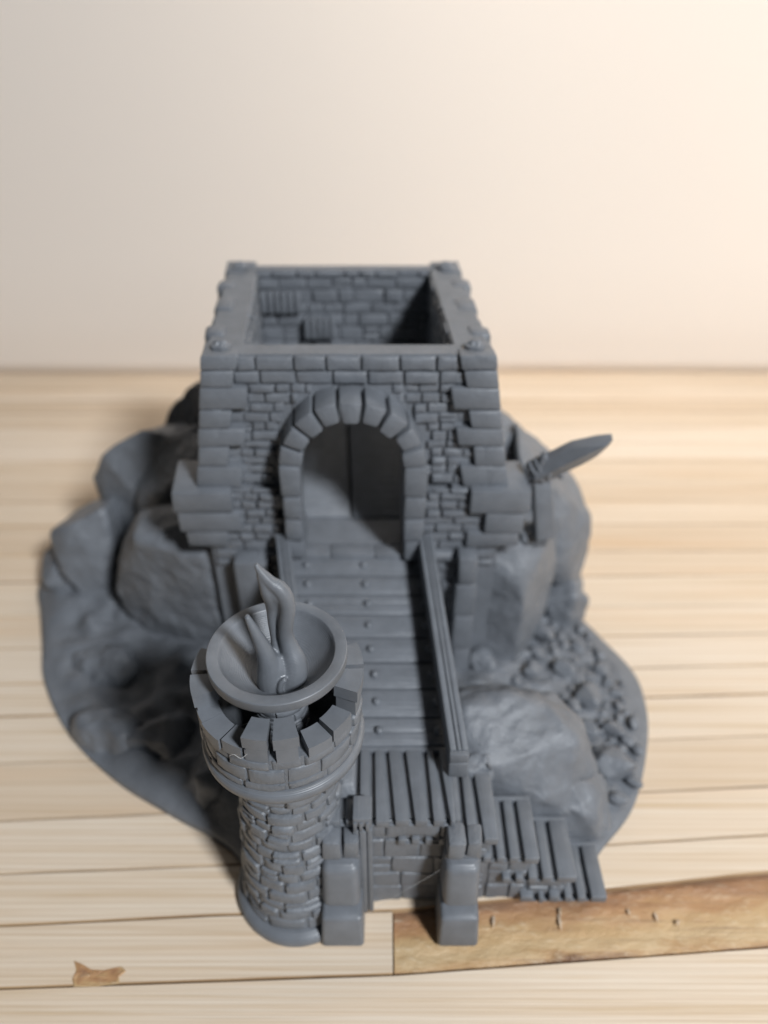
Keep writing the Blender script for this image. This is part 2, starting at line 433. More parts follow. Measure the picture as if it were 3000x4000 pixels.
# ---- rocky base
OUT = [(-20, 70), (-31.1, 83.8), (-44, 91), (-59.2, 99.9), (-73.4, 112.1), (-84.2, 127.4), (-89.1, 139.8), (-94, 152), (-98, 163), (-94, 178), (-80, 192), (-55, 204), (-20, 209),
       (15, 206), (38, 196), (52, 180), (57, 165), (53, 152), (56.6, 143.1), (62.6, 130.3), (62.8, 119), (60.1, 108.3), (53.8, 94.3), (45.7, 85.3), (38, 79), (20, 76), (0, 74)]
def base():
    bm = bmesh.new(); cx, cy = -12, 130
    ol = spline(OUT+[OUT[0]], 9)[:-1]; n = len(ol)
    fr = [1.0, 0.995]+[0.975-0.0185*k for k in range(42)]+[0.15, 0.08]
    def hh(x, yy, t):
        d = (1-t)
        right = max(0, min(1, (x-18)/18)) * max(0, min(1, (150-yy)/12))
        left = 1-math.exp(-d*6.5)
        hL = 2.0+5.0*left+(3.4*noise.fractal(Vector((x*.055, yy*.055, 3)), 1, 2.1, 5)-3.2*abs(noise.noise(Vector((x*.09+4, yy*.11, 6))))+1.2+1.3*noise.fractal(Vector((x*.17, yy*.17, 5)), 1, 2.1, 4))*min(1, d*8)
        hL += -1.5*math.exp(-(((x+62)/14)**2+((yy-111)/9)**2))-5.0*math.exp(-(((x+68)/14)**2+((yy-128)/9)**2))
        hR = 1.7+3.6*(1-math.exp(-d*5))+1.3*noise.fractal(Vector((x*.28, yy*.28, 8)), 1, 2.1, 4)*min(1, d*8)
        front = max(0, min(1, (95-yy)/14)) * max(0, min(1, (x+30)/10))
        h = lerp(max(hL, 1.6), hR, right)
        return lerp(h, min(h, 8), front)
    rings = [[bm.verts.new((x, yy, 0.0)) for x, yy in ol], [bm.verts.new((x, yy, 0.9)) for x, yy in ol]]
    for t in fr:
        ring = []
        for x, yy in ol:
            X, Y = cx+(x-cx)*t, cy+(yy-cy)*t
            z = 1.5 if t == 1.0 else hh(X, Y, t)
            if t == 0.995: z = min(z, 2.0)
            ring.append(bm.verts.new((X, Y, z)))
        rings.append(ring)
    for a, b in zip(rings, rings[1:]):
        for k in range(n): bm.faces.new((a[k], a[(k+1) % n], b[(k+1) % n], b[k]))
    bm.faces.new(rings[-1]); bm.faces.new(rings[0][::-1])
    return part('rock_base', bm, M_rock, castle, auto=60)
rb = base()
def boulder(pts, seed, **k): 
    t = rock(pts, seed, **k); return part('boulder', t, M_rock, rb, auto=75)
# left flank, front to back
boulder([(-69, 147, 3), (-68.5, 145.5, 18), (-66, 143, 10), (-58.5, 139.5, 37.2), (-42.5, 133.6, 35.5), (-36.5, 134.5, 38), (-60.5, 139.5, 13.5), (-45.5, 134.3, 14), (-40, 133, 9), (-58, 138.5, 3), (-42, 134, 3),
         (-58.5, 147, 39), (-37, 141, 43), (-61, 154, 34), (-37, 153, 42), (-36, 160, 3), (-68, 160, 3), (-66, 148, 27)], 1, rough=0.7, bev=0.9)
boulder([(-89, 160, 22.5), (-82, 158, 27), (-73, 161, 30), (-71.5, 158, 18), (-74, 154, 9), (-81, 153, 4), (-87, 155, 12), (-88, 172, 20), (-72, 174, 28), (-70, 170, 2), (-88, 170, 2)], 2, rough=0.5, bev=1.0)
boulder(blob_pts((-87, 164, 6), (11, 10, 11), 31), 3, rough=0.8)
boulder([(-79, 172, 32), (-74, 170, 41), (-63, 172, 47), (-56, 172, 46), (-50, 168, 38), (-62, 163, 26), (-76, 168, 20), (-80, 176, 5), (-52, 190, 40), (-72, 190, 30), (-60, 165, 3), (-46, 172, 3)], 4, rough=0.4, bev=0.7)
boulder([(-64, 186, 36), (-60, 188, 44), (-54, 190, 51), (-44, 189, 55), (-38, 180, 50), (-40, 176, 40), (-58, 182, 24), (-66, 192, 6), (-40, 200, 40), (-36, 200, 4)], 5, rough=1.3, bev=1.3)
boulder([(-64, 160, 31), (-57, 157, 37), (-46, 156, 45), (-40, 156, 50), (-42, 168, 54), (-58, 172, 45), (-66, 168, 33), (-60, 156, 15), (-44, 155, 15), (-40, 170, 20), (-66, 170, 10)], 6, rough=1.0, bev=1.0)
boulder(blob_pts((-62.5, 111, 0), (12, 7.5, 12), 12, n=20, rz=-0.5), 7, rough=1.2, bev=1.2)
boulder(blob_pts((-49, 107, 0), (11, 8, 14), 15, n=20, rz=-0.3), 8, rough=1.5, bev=1.2)
boulder(blob_pts((-36, 98, 1), (9, 8, 13), 19, n=20, rz=-0.6), 9, rough=1.3, bev=1.2)
boulder(blob_pts((-70, 133, 1), (12, 10, 6), 23, n=18), 10, rough=1.6, bev=1.4)
# right flank
boulder([(21.5, 133.5, 38), (30, 135, 40), (38, 139, 38), (42, 143, 29), (41, 141, 15), (37, 136.5, 4), (30, 133, 3), (22, 132.5, 6), (32.5, 129.3, 29), (32.5, 129.5, 5), (22, 135.5, 25), (20, 150, 42), (42, 156, 36), (20, 150, 3), (44, 150, 3)], 11, rough=0.5, bev=1.0)
boulder([(38, 150, 46), (44, 152, 41), (53, 156, 31), (54, 155, 20), (49, 149, 8), (40, 146, 24), (32, 152, 50), (33, 170, 52), (50, 172, 36), (55, 168, 5), (32, 165, 5), (46, 147, 26)], 12, rough=0.7, bev=1.0)
boulder([(31, 165, 51), (36, 170, 48), (44, 180, 36), (50, 182, 10), (26, 160, 52), (26, 190, 50), (44, 194, 10), (26, 190, 5), (40, 160, 30)], 13, rough=1.2, bev=1.3)
boulder(blob_pts((48, 149, 6), (8, 7, 12), 41), 14, rough=0.9)
# the large rock behind the steps
boulder([(14, 104, 26.5), (15, 98, 27.5), (15, 90, 22), (20, 112, 18), (27, 108, 23.5), (35, 107, 23), (26, 101, 28), (34, 100, 26), (41, 101, 20), (37, 95, 23.5), (44, 97, 13), (40, 112, 4), (16, 116, 4),
         (24, 92, 24.5), (20, 87.5, 23), (28, 88.5, 18), (14, 86, 4), (33, 90, 16), (38, 86, 9), (47, 92, 3), (44, 106, 5)], 15, rough=0.9, bev=0.9, freq=0.11)
boulder([(34, 85, 3), (34, 87, 12), (37, 90, 15), (42, 92, 13.5), (46, 90, 8), (47, 86, 3), (44, 84, 3), (41, 85, 9), (38, 96, 12), (46, 97, 9), (48, 97, 3), (36, 96, 3)], 16, rough=0.9, bev=0.7, freq=0.14)
boulder(blob_pts((18.5, 89.5, 20), (4.5, 4, 6), 48), 17, rough=0.9, freq=0.25)
boulder(blob_pts((26, 136, 40), (5, 4, 4), 51), 18, rough=1.0, freq=0.3)
boulder(blob_pts((34, 138, 40), (5, 4, 3.6), 52), 19, rough=1.0, freq=0.3)
boulder(blob_pts((24, 129, 6), (5, 4, 5), 53), 20, rough=1.0, freq=0.3)
# loose stones on the right of the base
def stone(x, yy, z, s, seed, sq=0.75):
    rd = random.Random(seed)
    t = rock(blob_pts((x, yy, z), (s*rd.uniform(.9, 1.35), s*rd.uniform(.75, 1.1), s*sq), seed, n=11, rz=rd.uniform(0, 3)), seed, rough=0.25, bev=0.25, detail=0.9, freq=0.3)
    part('stone', t, M_rock, rb, auto=60)
big = [(48.5, 120, 5.0, 4.3), (50, 101.5, 4.6, 4.8), (44.5, 128, 5.5, 3.2), (41, 139.5, 6.5, 3.2), (54, 129, 4.0, 2.4), (52.5, 111, 4.2, 2.6), (47, 110.5, 5, 2.3), (56, 122, 3.6, 2.0), (49.5, 136.5, 4.3, 2.5),
       (57, 106, 3.4, 1.9), (54, 98, 3.4, 2.0), (49.5, 93.5, 3.8, 2.1), (44.5, 117, 5.2, 2.2), (36, 127, 6.5, 2.4), (32, 124, 5.5, 2.0), (28, 127.5, 6, 2.2), (38.5, 133, 5.8, 1.9), (43, 133.5, 5.6, 1.6)]
for k, (x, yy, z, s) in enumerate(big): stone(x, yy, z-0.1, s*1.15, 100+k, 0.62)
rd = random.Random(5); placed = [(b[0], b[1], b[3]) for b in big]; tries = 0
while len(placed) < 92 and tries < 4000:
    tries += 1
    x, yy, s = rd.uniform(26, 61), rd.uniform(88, 146), rd.uniform(1.0, 2.4)
    edge = 60.5-max(0, yy-122)*0.25-max(0, 112-yy)*0.72
    if x > edge-s*0.9-0.6 or (yy < 113 and x < 43+(yy-90)*0.02) or (yy > 134 and x < 41): continue
    if any((x-a)**2+(yy-b)**2 < ((s+c)*0.72)**2 for a, b, c in placed): continue
    placed.append((x, yy, s)); stone(x, yy, 3.7+1.6*max(0, (50-x)/20), s, 300+len(placed))

# ---- gatehouse (keep)
XC = -6.7
HT, HB = 85.4, 57.2
def hw(h): return 27.2+(HT-h)*4.4/28.2 if h >= HB else 31.6
def yf(h): return 135.9-(HT-h)*2.6/28.2 if h >= HB else 131.8
def yb(h): return 185.0+(HT-h)*2.6/28.2 if h >= HB else 188
CAV = dict(x0=-27.6, x1=14.2, y0=140.2, y1=182.0)
DH = 10.7; DZ0 = 40.6; DZC = 64.7     # door half width, sill height, arch spring height
def arch_pts(r, zc, z0, n=12):
    return [(-r, z0)]+[(-r*math.cos(math.pi*k/n), zc+r*math.sin(math.pi*k/n)) for k in range(n+1)]+[(r, z0)]
def keep_core():
    bm = bmesh.new()
    zl = [2, HB-0.01, HB, 66, 75, HT]
    # outer skin rows and inner cavity as closed wall blocks: left, right, back
    def wall_block(fn_o, fn_i, z0=2, z1=HT):
        pass
    def q(p): return bm.verts.new(p)
    # side and back walls as hexahedra per level (upper and lower), butted
    for za, zb in ((4, HB), (HB, HT)):
        e = 1e-4
        def X(h, s): return XC+s*(hw(h+e) if za == HB else 31.6)
        def Yf_(h): return yf(h+e) if za == HB else 131.8
        def Yb_(h): return yb(h+e) if za == HB else 188
        # left
        hexa(bm, [(X(za, -1), Yf_(za), za), (CAV['x0'], Yf_(za), za), (CAV['x0'], Yb_(za), za), (X(za, -1), Yb_(za), za),
                  (X(zb, -1), Yf_(zb), zb), (CAV['x0'], Yf_(zb), zb), (CAV['x0'], Yb_(zb), zb), (X(zb, -1), Yb_(zb), zb)])
        hexa(bm, [(CAV['x1'], Yf_(za), za), (X(za, 1), Yf_(za), za), (X(za, 1), Yb_(za), za), (CAV['x1'], Yb_(za), za),
                  (CAV['x1'], Yf_(zb), zb), (X(zb, 1), Yf_(zb), zb), (X(zb, 1), Yb_(zb), zb), (CAV['x1'], Yb_(zb), zb)])
        hexa(bm, [(CAV['x0'], CAV['y1'], za), (CAV['x1'], CAV['y1'], za), (CAV['x1'], Yb_(za), za), (CAV['x0'], Yb_(za), za),
                  (CAV['x0'], CAV['y1'], zb), (CAV['x1'], CAV['y1'], zb), (CAV['x1'], Yb_(zb), zb), (CAV['x0'], Yb_(zb), zb)])
    # front wall with arched opening: strips left, right, and above the arch
    def fr(x, z): return (XC+x if abs(x) < 20 else x, yf(z) if z > HB else yf(HB)-0.0, z)
    ap = arch_pts(DH+0.6, DZC, DZ0-2, 16)
    xl, xr = CAV['x0'], CAV['x1']
    outline = [(xl, DZ0-2)]+[(XC+x, z) for x, z in ap]+[(xr, DZ0-2)]
    top = [(xl, HT)]+[(XC+x, HT) for x, z in ap]+[(xr, HT)]
    yi = CAV['y0']
    for a, b, c, d in zip(outline, outline[1:], top[1:], top):
        if abs(a[0]-b[0]) < 1e-6: continue
        f = [(a[0], a[1]), (b[0], b[1]), (c[0], c[1]), (d[0], d[1])]
        vf = []
        F = [q((x, yf(max(z, HB)), z)) for x, z in f]; B = [q((x, yi, z)) for x, z in f]
        bm.faces.new(F); bm.faces.new(B[::-1]); bm.faces.new((F[0], F[1], B[1], B[0])); bm.faces.new((F[3], B[3], B[2], F[2]))
    # solid plinth under the sill and floor inside
    box(bm, CAV['x0'], CAV['x1'], 132.0, CAV['y1'], 4, DZ0-2.005, bev=0)
    box(bm, CAV['x0']-.5, CAV['x1']+.5, 129.6, CAV['y1']+.5, DZ0-2, DZ0, bev=0.3)
    return bm
bm = keep_core()
rd = random.Random(11)
def front_map(u, v, d): return (XC+u, yf(v)-d, v)
def rows(z0, z1, hmin, hmax):
    z = z0; out = []
    while z < z1-hmin*0.6:
        h = rd.uniform(hmin, hmax)
        if z+h > z1-hmin*0.6: h = z1-z
        out.append((z, z+h)); z += h
    return out
def in_arch(u0, u1, v0, v1, r=14.2):
    for u in (u0, (u0+u1)/2, u1):
        for v in (v0, v1):
            if v < DZC and abs(u) < r: return True
            if v >= DZC and math.hypot(u, v-DZC) < r: return True
    return False
def lay(bm, fn, u0f, u1f, rws, wmin, wmax, dmin, dmax, r=0.5, skip=None, gap=0.12, rough=0.24, split=0.10):
    for z0, z1 in rws:
        a, b = u0f((z0+z1)/2), u1f((z0+z1)/2); u = a-rd.uniform(0, wmin*.6)
        while u < b:
            w = rd.uniform(wmin, wmax); p, q = max(u, a), min(u+w, b)
            if q-p > 0.8:
                halves = [(z0, z1)] if rd.random() > split else [(z0, (z0+z1)/2), ((z0+z1)/2, z1)]
                for h0, h1 in halves:
                    if skip and skip(p, q, h0, h1):
                        m = (p+q)/2
                        for pp, qq in ((p, m), (m, q)):
                            if qq-pp > 0.9 and not skip(pp, qq, h0, h1):
                                brick(bm, pp+gap, qq-gap, h0+gap, h1-gap, -0.1, rd.uniform(dmin, dmax), r, fn, rough, 2, rd.uniform(0, 99))
                        continue
                    brick(bm, p+gap, q-gap, h0+gap, h1-gap, -0.1, rd.uniform(dmin, dmax), r, fn, rough, 3, rd.uniform(0, 99))
            u += w
up = [(57.4, 59.6), (59.6, 61.6), (61.6, 63.5), (63.5, 65.4), (65.4, 67.2), (67.2, 69.4), (69.4, 71.2), (71.2, 73.4), (73.4, 75.4), (75.4, 77.6), (77.6, 79.6), (79.6, 82.3), (82.3, 85.3)]
lay(bm, front_map, lambda z: -hw(z)+4.5, lambda z: hw(z)-4.5, up[:-2], 2.6, 5.6, 0.1, 0.75, 0.55, in_arch)
lay(bm, front_map, lambda z: -hw(z)+5.5, lambda z: hw(z)-5.5, up[-2:-1], 6.0, 7.5, 0.6, 0.95, 0.5, in_arch, split=0)
lay(bm, front_map, lambda z: -hw(z)+5.8, lambda z: hw(z)-5.8, up[-1:], 6.2, 7.6, 0.75, 1.0, 0.5, split=0)
# plinth front
def low_map(u, v, d): return (XC+u, 131.8-d, v)
lay(bm, low_map, lambda z: -31, lambda z: 31, rows(36, 57, 1.9, 2.9), 3, 6.5, 0.3, 1.0, 0.5, in_arch)
# sides and back, outside
def left_map(u, v, d): return (XC-(hw(v) if v > HB else 31.6)-d, u, v)
def right_map(u, v, d): return (XC+(hw(v) if v > HB else 31.6)+d, u, v)
def back_map(u, v, d): return (XC+u, yb(v)+d, v)
sr = rows(57.4, 85.3, 2.2, 3.0)
for mp in (left_map, right_map): lay(bm, mp, lambda z: yf(z)+4, lambda z: yb(z)-4, sr, 3, 7, 0.3, 0.9, 0.5)
lay(bm, back_map, lambda z: -hw(z)+4, lambda z: hw(z)-4, sr, 3, 7, 0.3, 0.9, 0.5)
for mp in (left_map, right_map): lay(bm, mp, lambda z: 132, lambda z: 187, rows(40, 57, 2.4, 3.2), 3, 7, 0.3, 0.9, 0.5)
# inside faces
def in_back(u, v, d): return (u, CAV['y1']-d, v)
def in_left(u, v, d): return (CAV['x0']+d, u, v)
def in_right(u, v, d): return (CAV['x1']-d, u, v)
ir = rows(41, 85.2, 2.6, 3.8)
lay(bm, in_back, lambda z: CAV['x0']+.2, lambda z: CAV['x1']-.2, ir, 3.5, 7.5, 0.3, 0.9, 0.6)
lay(bm, in_left, lambda z: CAV['y0']+.2, lambda z: CAV['y1']-1, ir, 3.5, 7.5, 0.3, 0.9, 0.6)
lay(bm, in_right, lambda z: CAV['y0']+.2, lambda z: CAV['y1']-1, ir, 3.5, 7.5, 0.3, 0.9, 0.6)
keep = part('gatehouse', bm, M_stone, castle, auto=50)

# corner stones: alternating long and short
def corner(sx, sy):
    bm = bmesh.new()
    zs = [57.3, 62.3, 66.8, 70.8, 74.8, 79.4, 83.0, 86.0]
    for k, (z0, z1) in enumerate(zip(zs, zs[1:])):
        lx, ly = ((9.4, 6.0), (6.4, 8.6))[k % 2]; last = k == len(zs)-2
        if last: lx, ly = 7.0, 7.0
        zm = (z0+z1)/2
        def fn(p, zm=zm):
            # lean with the wall
            x, yy, z = p
            X = XC+sx*(hw(z)+0.9-x); Y = (yf(z)-2.0+yy) if sy < 0 else (yb(z)+2.0-yy)
            return (X, Y, z)
        box(bm, 0, lx, 0, 3.6, z0+.12, z1-.12, bev=0.4, fn=fn, wob=0.15)
        box(bm, 0.02, 4.5, 0.02, ly, z0+.13, z1-.13, bev=0.4, fn=fn, wob=0.12)
    o = part('corner_stones', bm, M_stone, keep, auto=40)
    k_ = bmesh.new(); X, Y = XC+sx*(hw(HT)-2.6), (yf(HT)+2.4 if sy < 0 else yb(HT)-2.4)
    lathe(k_, [(2.0, 85.7), (2.0, 86.3), (1.5, 86.6), (1.2, 86.6), (0.9, 87.0), (0.4, 87.2)], X, Y, 14, wob=0.5)
    part('corner_knob', k_, M_stone, keep, auto=40)
for sx in (-1, 1):
    for sy in (-1, 1): corner(sx, sy)
def parapet_nubs():
    for sx in (-1, 1):
        for Y, l, o_ in ((146.5, 4.5, 1.0), (160.5, 6.5, 0.5), (173, 4.5, 1.2)):
            bm = bmesh.new(); X = XC+sx*(hw(HT)+o_-1.5)
            box(bm, X-2.2, X+2.2, Y-l/2, Y+l/2, 80.5, 85.8, bev=0.9, wob=0.3)
            part('rim_stone', bm, M_stone, keep, auto=45)
parapet_nubs()
def ledge_blocks():
    for s, x0, x1, z0, z1, yy in ((-1, 9.5, 0, 52.0, 57.6, 129.4), (-1, 11.0, 0.6, 46.6, 51.8, 129.8), (1, 9.5, 0, 52.0, 57.6, 129.4), (1, 6.0, 0.6, 46.6, 51.8, 129.6), (-1, 7.4, 1.4, 42.2, 46.4, 130.2), (1, 9.6, 1.2, 42.4, 46.4, 130)):
        b = bmesh.new(); X0 = XC+s*(37.9 if s < 0 else 37.0); a, c = X0-s*x1, X0-s*(x0+3)
        box(b, min(a, c), max(a, c), yy, yy+12, z0, z1, bev=0.5, wob=0.25); part('ledge_stone', b, M_stone, keep, auto=40)
ledge_blocks()
# arch: voussoirs and jamb blocks, each a stone
def arch():
    r0, r1, yo, yi = 10.6, 14.6, 127.4, 138.5
    n = 9; edges = [math.pi*k/n for k in range(n+1)]
    for k in range(n):
        b = bmesh.new(); a0, a1 = edges[k]+0.025, edges[k+1]-0.025; out = rd.uniform(0, 0.7); inn = rd.uniform(-.25, .5) if k % 2 else rd.uniform(.3, .7)
        A = []
        ro, ri = r1+out*.5, r0-inn
        for yy, sh in ((yo-out*.6+rd.uniform(0, .5), 0.0), (yi, 0.0)):
            A.append([(XC+ri*math.cos(a0), yy, DZC+ri*math.sin(a0)), (XC+ri*math.cos(a1), yy, DZC+ri*math.sin(a1)),
                      (XC+ro*math.cos(a1), yy+.4, DZC+ro*math.sin(a1)), (XC+ro*math.cos(a0), yy+.4, DZC+ro*math.sin(a0))])
        hexa(b, A[0]+A[1], bev=0.55)
        part('arch_stone', b, M_stone, keep, auto=40)
    for s in (-1, 1):
        zs = [40.6, 46.2, 52.0, 57.6, DZC+0.3]
        for z0, z1 in zip(zs, zs[1:]):
            b = bmesh.new(); a, c = XC+s*(r0+rd.uniform(-.3, .25)), XC+s*(r1+rd.uniform(-.2, .4))
            box(b, min(a, c), max(a, c), yo+rd.uniform(-.4, .4), yi, z0+.1, z1-.1, bev=0.6, wob=0.2); part('arch_stone', b, M_stone, keep, auto=40)
arch()
# sill blocks under the doorway
b = bmesh.new()
for x0, x1 in ((-12.5, -5.5), (-5.2, 4.2), (4.5, 12.5)): box(b, XC+x0, XC+x1, 129.0, 133, 36.5, 41.0, bev=0.4, wob=0.15)
part('door_sill', b, M_stone, keep, auto=40)
# plank shelves inside on the back wall, a panelled inner wall seen through the door
def shelf(x0, x1, z, d):
    b = bmesh.new(); n = max(3, round((x1-x0)/1.7)); w_ = (x1-x0)/n
    for k in range(n): box(b, x0+k*w_+.15, x0+(k+1)*w_-.15, CAV['y1']-d, CAV['y1']-.3, z-5.2, z, bev=0.25, wob=0.1)
    part('inner_shelf', b, M_plankY, keep, auto=40)
shelf(-27.0, -17.2, 80.6, 2.6); shelf(-16.8, -9.0, 74.2, 3.2)
# inner sloping floor of two boards, seen through the door
for x0, x1 in ((-27.4, -7.3), (-6.7, 14.0)):
    b = bmesh.new(); hexa(b, [(x0, 142.6, 40.3), (x1, 142.6, 40.3), (x1, 181.6, 40.3), (x0, 181.6, 40.3), (x0, 142.6, 41.2), (x1, 142.6, 41.2), (x1, 181.6, 61), (x0, 181.6, 61)], bev=0.15)
    part('inner_ramp', b, M_plankX, keep, auto=40)

# piers of stacked blocks beside the ramp
def pier(x0, x1, zs, yy):
    root = None
    for k, (z0, z1) in enumerate(zip(zs, zs[1:])):
        b = bmesh.new(); box(b, x0+rd.uniform(-.3, .3), x1+rd.uniform(-.3, .3), yy+rd.uniform(-.3, .3), yy+6, z0+.1, z1-.1, bev=0.7, wob=0.2)
        if root is None: root = part('ramp_pier', b, M_stone, castle, auto=40)
        else: part('pier_block', b, M_stone, root, auto=40)
pier(16.2, 20.6, [2, 13, 24, 34, 42], 126.8)
pier(-33.0, -25.4, [2, 14, 26, 40.5], 126.8)
b = bmesh.new(); box(b, -34, 21, 130.9, 134, 3, 40, bev=0.2)
lay(b, lambda u, v, d: (u, 130.9-d, v), lambda z: -34, lambda z: 21, rows(4, 39.5, 2.4, 3.4), 3, 6.5, 0.3, 1.0, 0.5)
part('ramp_wall', b, M_stone, castle, auto=50)

# ---- plank ramp
def rz(yy): return 29.3+(yy-88)*(40.2-29.3)/(130.5-88)
def rl(yy): return lerp(-14.6, -21.5, (yy-88)/42.5)
def rr(yy): return lerp(14.0, 9.6, (yy-88)/42.5)
rampo = None
ys = [87.9, 93.5, 99.1, 104.6, 110.0, 115.2, 120.0, 124.7, 129.6]
b = bmesh.new()
hexa(b, [(rl(88)+1, 88.2, 4), (rr(88)-1, 88.2, 4), (rr(130)-1, 130.5, 4), (rl(130)+1, 130.5, 4), (rl(88)+1, 88.2, rz(88)-1.2), (rr(88)-1, 88.2, rz(88)-1.2), (rr(130)-1, 130.5, rz(130.5)-1.2), (rl(130)+1, 130.5, rz(130.5)-1.2)])
rampo = part('ramp', b, M_stone, castle, auto=40)
for y0, y1 in zip(ys, ys[1:]):
    b = bmesh.new(); a, c = y0+.22, y1-.22; lift = rd.uniform(-.05, .15); tilt = rd.uniform(-.12, .12)
    # a plank is two or three narrow boards with slight steps between them
    m = a+(c-a)*rd.uniform(.40, .6)
    for p, q, dz in ((a, c, 0.0),) if rd.random() < .7 else ((a, m-.04, 0.0), (m+.03, c, -.12)):
        sk = rd.uniform(-.25, .25)
        hexa(b, [(rl(p), p, rz(p)-1.5), (rr(p), p+sk, rz(p)-1.5), (rr(q), q+sk*.5, rz(q)-1.5), (rl(q), q, rz(q)-1.5),
                 (rl(p), p, rz(p)+lift+dz), (rr(p), p+sk, rz(p)+lift+dz), (rr(q), q+sk*.5, rz(q)+lift+dz), (rl(q), q, rz(q)+lift+dz)], bev=0.22)
    part('plank', b, M_plankX, rampo, auto=40)
    ym = (y0+y1)/2+.1; t = (ym-88)/42.5; cxm = lerp(-0.6, -4.8, t)
    for X in (cxm-lerp(11.2, 12.5, t), cxm, cxm+lerp(11.1, 12.3, t)):
        b = bmesh.new(); lathe(b, [(0.80, rz(ym)-.4), (0.82, rz(ym)+.45), (0.62, rz(ym)+.82), (0.25, rz(ym)+.92)], X+rd.uniform(-.15, .15), ym, 12)
        part('nail', b, M_smooth, rampo, auto=50)
def rail(pb, pt, wb, wt, hb):
    """rail from bottom point pb to top point pt (inner top edge); grooved along its length"""
    b = bmesh.new()
    B, T = Vector(pb), Vector(pt); s = 1 if wb > 0 else -1
    for k, (a, c, dz) in enumerate(((0, .36, 0.0), (.40, .62, .16), (.66, 1.0, .02))):
        q = []
        for base_ in (-hb, 0):
            for P, W in ((B, wb), (T, wt)):
                q.append(((P.x+W*a), P.y, P.z+base_+(dz if base_ == 0 else 0))); q.append(((P.x+W*c), P.y, P.z+base_+(dz if base_ == 0 else 0)))
        # order: B a, B c, T a, T c
        lo, hi = q[:4], q[4:]
        hexa(b, [lo[0], lo[1], lo[3], lo[2], hi[0], hi[1], hi[3], hi[2]], bev=0.18)
    hexa(b, [(B.x+wb*.05, B.y+.2, B.z-hb+.1), (B.x+wb*.95, B.y+.2, B.z-hb+.1), (T.x+wt*.95, T.y, T.z-hb+.1), (T.x+wt*.05, T.y, T.z-hb+.1),
             (B.x+wb*.05, B.y+.2, B.z-.3), (B.x+wb*.95, B.y+.2, B.z-.3), (T.x+wt*.95, T.y, T.z-.3), (T.x+wt*.05, T.y, T.z-.3)])
    # end cap, split in two courses
    for z0, z1 in ((-hb-.3, -hb*.42), (-hb*.40, -0.15)):
        x0, x1 = sorted((B.x-.1*s, B.x+wb+.1*s)); box(b, x0, x1, B.y-1.0, B.y+.15, B.z+z0, B.z+z1, bev=0.25, wob=.06)
    part('rail', b, M_plankY, rampo, auto=35)
rail((11.6, 82.6, 35.6), (7.4, 129.4, 46.6), 3.2, 3.0, 6.4)
rail((-11.8, 82.6, 35.6), (-20.4, 129.4, 46.6), -3.2, -3.0, 6.4)

# ---- landing and steps
STEPS = [(29.0, -13.5, 12.1, 73.0, 88.2), (22.6, -14.0, 20.0, 73.2, 88.2), (16.2, 10, 28.0, 73.3, 87), (9.8, 18, 35.7, 73.2, 86.5), (3.4, 26, 42.4, 72.9, 84.5)]
b = bmesh.new()
xl = -14
for k, (z, x0, x1, y0, y1) in enumerate(STEPS):
    prev = STEPS[k-1][2] if k else -14
    box(b, xl if k == 0 else prev-0.8, x1-.8, y0+1.4, y1, 0.02, z-1.2, bev=0)
    a = -13.5 if k == 0 else prev-1
SW = dict(gap=0.07, rough=0.3, split=0.12)
lay(b, lambda u, v, d: (u, 74.2-d, v), lambda z: -13, lambda z: 11.0, rows(0.2, 21.4, 4.2, 6.2), 6, 12, 0.12, 0.45, 0.7, **SW)
lay(b, lambda u, v, d: (u, 74.1-d, v), lambda z: -13, lambda z: 10.8, [(22.8, 27.8)], 7, 12, 0.12, 0.45, 0.8, **SW)
lay(b, lambda u, v, d: (u, 74.4-d, v), lambda z: 11.4, lambda z: 18.8, rows(0.2, 21.3, 4.2, 6), 5, 10, 0.12, 0.45, 0.7, **SW)
lay(b, lambda u, v, d: (u, 74.5-d, v), lambda z: 19.4, lambda z: 26.8, rows(0.2, 15, 4, 6), 5, 10, 0.12, 0.45, 0.7, **SW)
lay(b, lambda u, v, d: (u, 74.4-d, v), lambda z: 27.4, lambda z: 34.5, rows(0.2, 8.6, 3.6, 5), 5, 10, 0.12, 0.45, 0.7, **SW)
stair = part('staircase', b, M_stone, castle, auto=50)
def tread(z, x0, x1, y0, y1, grooves, th=1.5):
    b = bmesh.new()
    edges = [(x0, x0)]+grooves+[(x1, x1)]
    # slab under the boards
    box(b, x0+.3, x1-.3, y0+.35, y1, z-th-.6, z-1.9, bev=0.05)
    for (fa, ba), (fb, bb) in zip(edges, edges[1:]):
        g = 0.5; l = rd.uniform(-.08, .12); e = rd.uniform(-.15, .15)
        ga = g if fa != x0 else 0; gb = g if fb != x1 else 0
        hexa(b, [(fa+ga, y0+e, z-th-.5), (fb-gb, y0+e, z-th-.5), (bb-gb, y1-.6, z-th-.5), (ba+ga, y1-.6, z-th-.5),
                 (fa+ga, y0+e, z+l), (fb-gb, y0+e, z+l), (bb-gb, y1-.6, z+l), (ba+ga, y1-.6, z+l)], bev=0.25)
    box(b, x0, x1, y1-.7, y1+.3, z-th, z-.1, bev=0.15)
    part('step', b, M_plankY, stair, auto=40)
tread(29.0, -13.0, 12.2, 73.0, 88.0, [(-10.6, -10.8), (-7.0, -7.4), (-4.6, -4.9), (-1.9, -2.2), (1.45, 0.35), (4.85, 3.5), (8.0, 7.4), (11.1, 9.5)][:7]+[(10.9, 9.6)])
tread(22.6, 2.5, 20.2, 73.4, 87.5, [(4.4, 4.4), (6.8, 6.8), (9.2, 9.3), (11.7, 12.0), (14.3, 14.2), (17.2, 16.6)])
tread(16.2, 13, 28.2, 73.6, 86.0, [(15, 15), (17.5, 17.6), (20.0, 20), (22.3, 22.4), (25.0, 25)])
